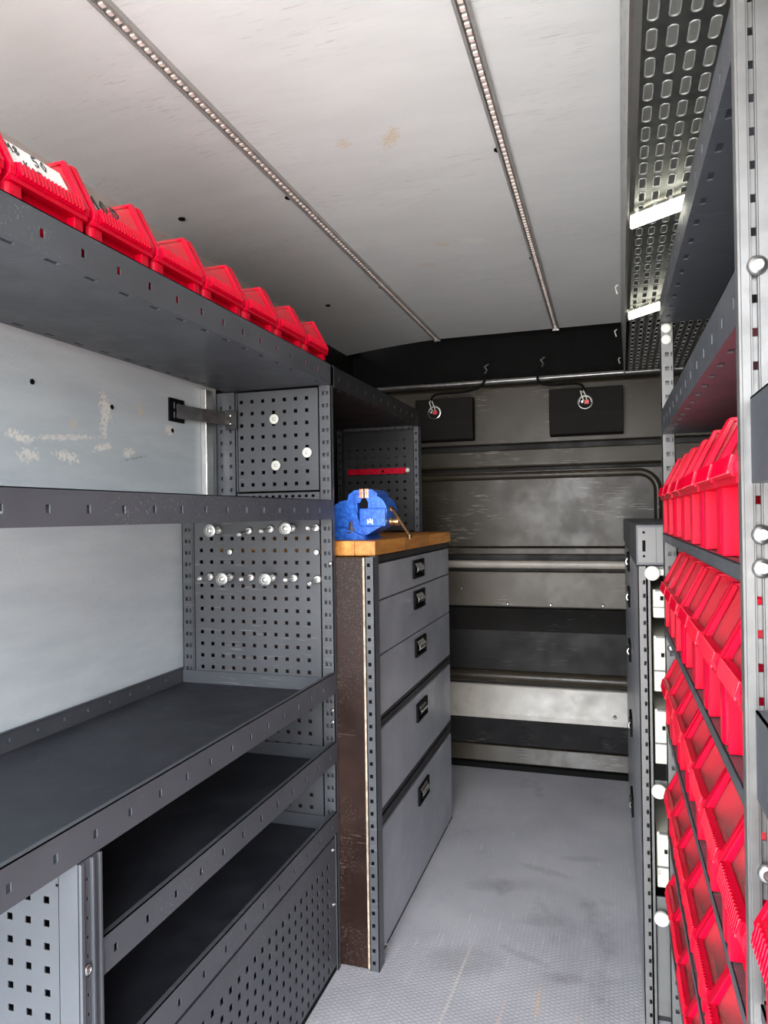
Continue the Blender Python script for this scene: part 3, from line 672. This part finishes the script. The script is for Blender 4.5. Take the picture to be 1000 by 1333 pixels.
for z in (1.064, 1.040, .950, .812, .877, .615, .3725): bolt(Q, (XR+.012, 1.598, z), (0, -1, 0), .0085)
for z in (1.485, 1.461): bolt(Q, (XR+.012, 1.598, z), (0, -1, 0), .0105, 'white_plastic', 'round_cap', 24)
# near upright of the rack: deep slotted section
nu = MB(); y0 = .632; z0p, z1p = 0., 1.64; OX = -.0009
nu.box(.1035+OX, .1055+OX, y0+.004, .648, z0p, z1p).box(.1055+OX, .1120+OX, y0, y0+.002, z0p, z1p)
nu.perf(fY(y0+.005, 1), .1120+OX, .1190+OX, z0p, z1p, [(.1128+OX, .1182+OX)], span(.02, 1.62, .0272, .0066), .002)
nu.box(.1190+OX, .1475+OX, y0, y0+.002, z0p, z1p).box(.112+OX, .1135+OX, y0+.001, y0+.006, z0p, z1p).box(.1178+OX, .119+OX, y0+.001, y0+.006, z0p, z1p).box(.146+OX, .1475+OX, y0, .648, z0p, z1p)
nu.box(.1035+OX, .1065+OX, y0+.002, y0+.004, z0p, z1p)
nu.build('upright', 'post_steel', Q, .0006)
for z in (1.296, 1.080, 1.053, .809, .763): bolt(Q, (.1165, y0, z), (0, -1, 0), .0080, 'steel', 'bolt', 20)

# nearer bay of the right rack
Q2 = thing('doorway_rack', (.28, .4, 0), 'dark steel rack bay nearest the doorway on the right', 'rack')
for zb, lip in ((1.510, .07), (1.121, .068), (.872, .070), (.699, .012)):
    shelf(Q2, .1077, .45, .16, .620, zb, lip=lip, first=.62-6*.0695, endlip=0, name='shelf', slots=False)

# ------------------------------------------------------------------ right drawer cabinet
RX = .0582; YC0, YC1 = 1.617, 3.01
E_ = thing('low_cabinet', (.25, 2.36, 0), 'narrow grey drawer cabinet with white knobs behind the red bin rack', 'cabinet')
MB().box(RX+.012, .46, YC0+.30, YC1, 0, .975).box(RX+.002, .46, YC1-.012, YC1, 0, .975).box(RX+.002, .46, YC0+.02, YC1, 0, .012).build('carcass', 'black_coat', E_)
bx = MB().prism([(RX-.004, .984), (.46, .984), (.46, 1.0715), (RX-.004, 1.0715)], 1, YC0, YC1).build('top_case', 'dark_powder_coat', E_, .002)
fpn = MB().box(RX, .0948, YC0-.0012, YC0, .990, 1.066).box(.0953, .45, YC0-.0008, YC0, .990, 1.066).build('end_cover', 'rack_grey', bx, .0008)
MB().box(.0670, .0735, YC0-.0018, YC0-.0012, 1.014, 1.038).build('cover_slot', 'black', bx)
for z in (1.055, 1.004): MB().lathe((.0702, YC0-.0012, z), (0, -1, 0), [(0, .0028), (.0008, .0026)], 12).build('cover_hole', 'black', bx)
upright(E_, RX-.001, .0749, YC0, YC0+.04, 0, .982, 'rack_grey', hole=(.70, .30), slot=None, pitch=.0290)
upright(E_, .0754, .0839, YC0+.004, YC0+.04, 0, .982, 'rack_grey', hole=None, slot=None)
for a, b in ((.963, .982), (.485, .52), (.237, .27), (.015, .232)): MB().box(.0839, .46, YC0+.012, YC0+.018, a, b).build('cross_rail', 'rack_grey', E_, .001)
for a, b in ((.870, .931), (.711, .831), (.555, .673), (.289, .408)):
    ds = MB().box(.0872, .42, YC0+.016, YC0+.29, a, b).build('drawer_side', 'cream', E_, .002)
    h = (b-a)
    MB().box(.0872, .42, YC0+.0135, YC0+.0165, a+h*.36, a+h*.39).box(.092, .42, YC0+.012, YC0+.0165, b-.004, b).build('side_seam', 'rack_grey', ds)
    MB().box(.1020, .1086, YC0+.0145, YC0+.0158, a+h*.62, a+h*.62+.009).build('side_hole', 'black', ds)
    MB().box(.0891, .0933, YC0+.0145, YC0+.0158, a+h*.24, a+h*.24+.002).box(.0891, .0933, YC0+.0145, YC0+.0158, a+h*.24+.006, a+h*.24+.008).box(.0930, .0938, YC0+.0145, YC0+.0158, a+h*.24, a+h*.24+.008).build('side_mark', 'steel', ds)
for z, x in ((.968, .0858), (.504, .0924), (.2335, .0935)):
    kn = MB().lathe((x, YC0+.012, z), (0, -1, 0), [(0, .008), (.012, .010), (.014, .0150), (.022, .0155), (.025, .013), (.026, .004)], 20).build('knob', 'white_plastic', E_, smooth=True)
    if z > .9: MB().box(x, x+.030, YC0+.004, YC0+.012, z-.006, z+.008).build('knob_arm', 'white_plastic', kn, .003)
dz = [(.868, .972, .945), (.742, .864, .835), (.575, .738, .668), (.315, .571, .440), (.016, .311, .195)]
for a, b, hz in dz:
    dr = MB().box(RX, RX+.012, YC0+.045, YC1-.014, a, b).build('drawer', 'drawer_front', E_, .0015)
    cup_handle(dr, RX, -1, 2.34, hz, .11, .056)

# ------------------------------------------------------------------ perforated overhead tray
T = thing('cable_tray', (.2, 2.0, 1.66), 'galvanised overhead tray punched with oval holes at the right ceiling edge', 'tray')
zt_ = 1.662; PX, PY = .0232, .0555
def tx(x, y): return x+.016*(y-.9)
m = MB(); rim = MB(); n16 = 16
nx, ny = 16, 48; xs0, ys0 = .057, .40
def stad(w, h, k):
    r = w/2; a = 2*math.pi*k/n16
    return (r*math.cos(a), (h/2-r)*(1 if math.sin(a) > 0 else -1 if math.sin(a) < 0 else 0)+r*math.sin(a))
def rect(w, h, k):
    a = 2*math.pi*(k)/n16; c, s_ = math.cos(a), math.sin(a)
    q = max(abs(c), abs(s_)); return (c/q*w/2, s_/q*h/2)
for i in range(nx):
    for j in range(ny):
        cx, cy = xs0+PX*i, ys0+PY*j
        if cy > 3.0: continue
        rings = []
        for kind, w, h, dz_ in (('s', .0095, .038, .0006), ('s', .0100, .0385, -.0010), ('s', .0128, .0413, -.0010), ('s', .0136, .0421, 0), ('r', PX, PY, 0)):
            rings.append([(cx+p[0], cy+p[1], zt_+dz_) for p in ((stad(w, h, k) if kind == 's' else rect(w, h, k)) for k in range(n16))])
        vs = [(tx(p[0], p[1]), p[1], p[2]) for r_ in rings for p in r_]
        for mm, A, Bn in ((rim, 0, 3), (m, 3, 5)):
            mm.add(vs[A*n16:(Bn+(1 if A == 0 else 0))*n16], [(a*n16+k, a*n16+(k+1) % n16, (a+1)*n16+(k+1) % n16, (a+1)*n16+k) for a in range(Bn-A-(0 if A == 0 else 1)) for k in range(n16)])
m.build('tray_sheet', 'galvanised', T, smooth=True)
rim.build('hole_rims', 'tray_rim', T, kind='stuff')
fl = MB()
def ff(u, v, w):                                          # hanging flange, leaning a little
    return (tx(.024+(1.878-v)*.045+w, u), u, v)
fl.perf(ff, .40, 3.04, 1.655, 1.878, span(.45, 3.0, .045, .020), [(1.685, 1.690), (1.755, 1.761), (1.835, 1.841)], .0015)
fl.build('flange', 'tray_rim', T)
MB().prism([(tx(.031, .4), .4), (tx(.031, 3.04), 3.04), (tx(.036, 3.04), 3.04), (tx(.036, .4), .4)], 2, 1.652, 1.664).build('flange_edge', 'aluminium', T)
MB().box(.05, .45, 1.74, 1.744, 1.655, 1.66).build('seam', 'zinc', T) if False else None
for y, la in ((1.405, 'nearer white batten light fixed across the underside of the overhead tray'), (2.09, 'farther white batten light fixed across the underside of the overhead tray')):
    t = thing('batten_light', (.2, y, 1.65), la, 'light', None)
    sl = -.70 if y < 2 else -1.0; xl = .0465 if y < 2 else .060
    P = lambda x, dy: (x, y+dy+sl*(x-.04))
    MB().prism([P(xl, 0), P(.34, 0), P(.34, .022), P(xl, .022)], 2, 1.634, 1.6565).build('diffuser', 'lit_diffuser', t, .005, 3)
    MB().prism([P(xl-.001, -.008), P(.34, -.008), P(.34, .034), P(xl-.001, .034)], 2, 1.6510, 1.6565).build('base_plate', 'aluminium', t, .001)
    for x in (.055, .085, .11): MB().box(x, x+.007, y-.012+sl*(x-.04), y-.009+sl*(x-.04), 1.6505, 1.6580).build('clip', 'zinc', t)
for y, x in ((2.45, .033), (1.97, .031), (2.9, .05)):
    MB().tube([(x, y, 1.70), (x-.006, y-.005, 1.695), (x-.004, y+.005, 1.688), (x-.001, y+.01, 1.68)], .002, 6).build('cable_tie', 'white_plastic', T)

# ------------------------------------------------------------------ ceiling LED strips
for x, la in ((-.715, 'LED strip in aluminium channel on ceiling, nearer the top left shelf'), (-.202, 'LED strip in aluminium channel on ceiling, nearer the overhead tray')):
    t = thing('led_strip', (x, 1.8, 1.87), la, 'light', 'LED strips along the ceiling')
    zc = ceil_z(x)
    MB().box(x-.013, x-.0075, .25, 3.066, zc-.010, zc).box(x+.0075, x+.013, .25, 3.066, zc-.010, zc).box(x-.0075, x+.0075, .25, 3.066, zc-.003, zc).build('channel', 'profile_dark', t, .0008)
    MB().box(x-.0068, x+.0068, .26, 3.06, zc-.0065, zc-.004).build('tape', 'zinc', t)
    lm = MB(); y = .27
    while y < 3.05: lm.box(x-.004, x+.004, y, y+.009, zc-.0085, zc-.0063); y += .0185
    lm.build('diodes', 'led', t, kind='stuff')
    MB().box(x-.014, x+.014, 3.058, 3.070, zc-.013, zc).build('end_cap', 'steel', t, .001)

# ------------------------------------------------------------------ lamp housings on the bulkhead
def housing(x0, x1, zt, zb, cx, cz, label, wire):
    t = thing('lamp_housing', ((x0+x1)/2, 2.99, zb), label, 'lamp', 'black lamp housings on the bulkhead')
    zm = zb+(zt-zb)*.47
    poly = [(3.034, zb), (2.985, zb+.006), (2.972, zm), (2.985, zt-.004), (3.034, zt)]
    MB().prism(poly, 0, x0, x1).build('housing', 'foam_black', t, .003)
    MB().lathe((cx, 2.985, cz), (0, -1, 0), [(0, .030), (.007, .031), (.011, .029), (.012, .026), (.008, .0245), (.008, .0235), (0, .0235)], 28).build('lens_ring', 'zinc', t, smooth=True)
    MB().lathe((cx, 2.9772, cz), (0, -1, 0), [(0, .0230), (.0015, .0230)], 28).build('lens', 'foam_black', t)
    MB().box(cx-.004, cx+.015, 2.967, 2.9745, cz-.009, cz+.008).build('light_chip', 'red_dark', t, .001)
    MB().box(cx-.016, cx-.007, 2.967, 2.9745, cz-.004, cz+.006).build('light_chip', 'steel', t, .001)
    MB().tube([wire(i/20) for i in range(21)], .0055, 8).build('cable', 'black', t, smooth=True)
    for o_ in (-.006, .006):
        e_ = wire(0.)
        MB().tube([(e_[0]+o_*.5, e_[1], e_[2]), (cx-.012+o_, 2.966, cz+.045), (cx-.004+o_*1.3, 2.964, cz+.022), (cx+o_, 2.970, cz+.006)], .0022, 6).build('lead', 'white_plastic', t, smooth=True)
    e_ = wire(1.)
    MB().tube([e_, (e_[0]+.006, e_[1]+.02, e_[2]+.018), (e_[0]-.006, e_[1]+.03, e_[2]+.036), (e_[0]+.008, e_[1]+.05, e_[2]+.05)], .0032, 6).build('cable_end', 'zinc', t, smooth=True)
def bez(*p):
    def f(t):
        q = [Vector(v) for v in p]
        while len(q) > 1: q = [a.lerp(b, t) for a, b in zip(q, q[1:])]
        return tuple(q[0])
    return f
housing(-.80, -.547, 1.604, 1.416, -.713, 1.540, 'black wedge lamp housing on the bulkhead, nearer the wall shelf', bez((-.725, 2.972, 1.592), (-.72, 2.965, 1.648), (-.62, 2.965, 1.60), (-.47, 2.965, 1.605), (-.49, 2.968, 1.69)))
housing(-.229, .061, 1.612, 1.416, -.085, 1.547, 'black wedge lamp housing on the bulkhead, nearer the overhead tray', bez((-.088, 2.972, 1.585), (-.085, 2.955, 1.66), (-.17, 2.96, 1.60), (-.33, 2.965, 1.605), (-.255, 2.968, 1.70)))
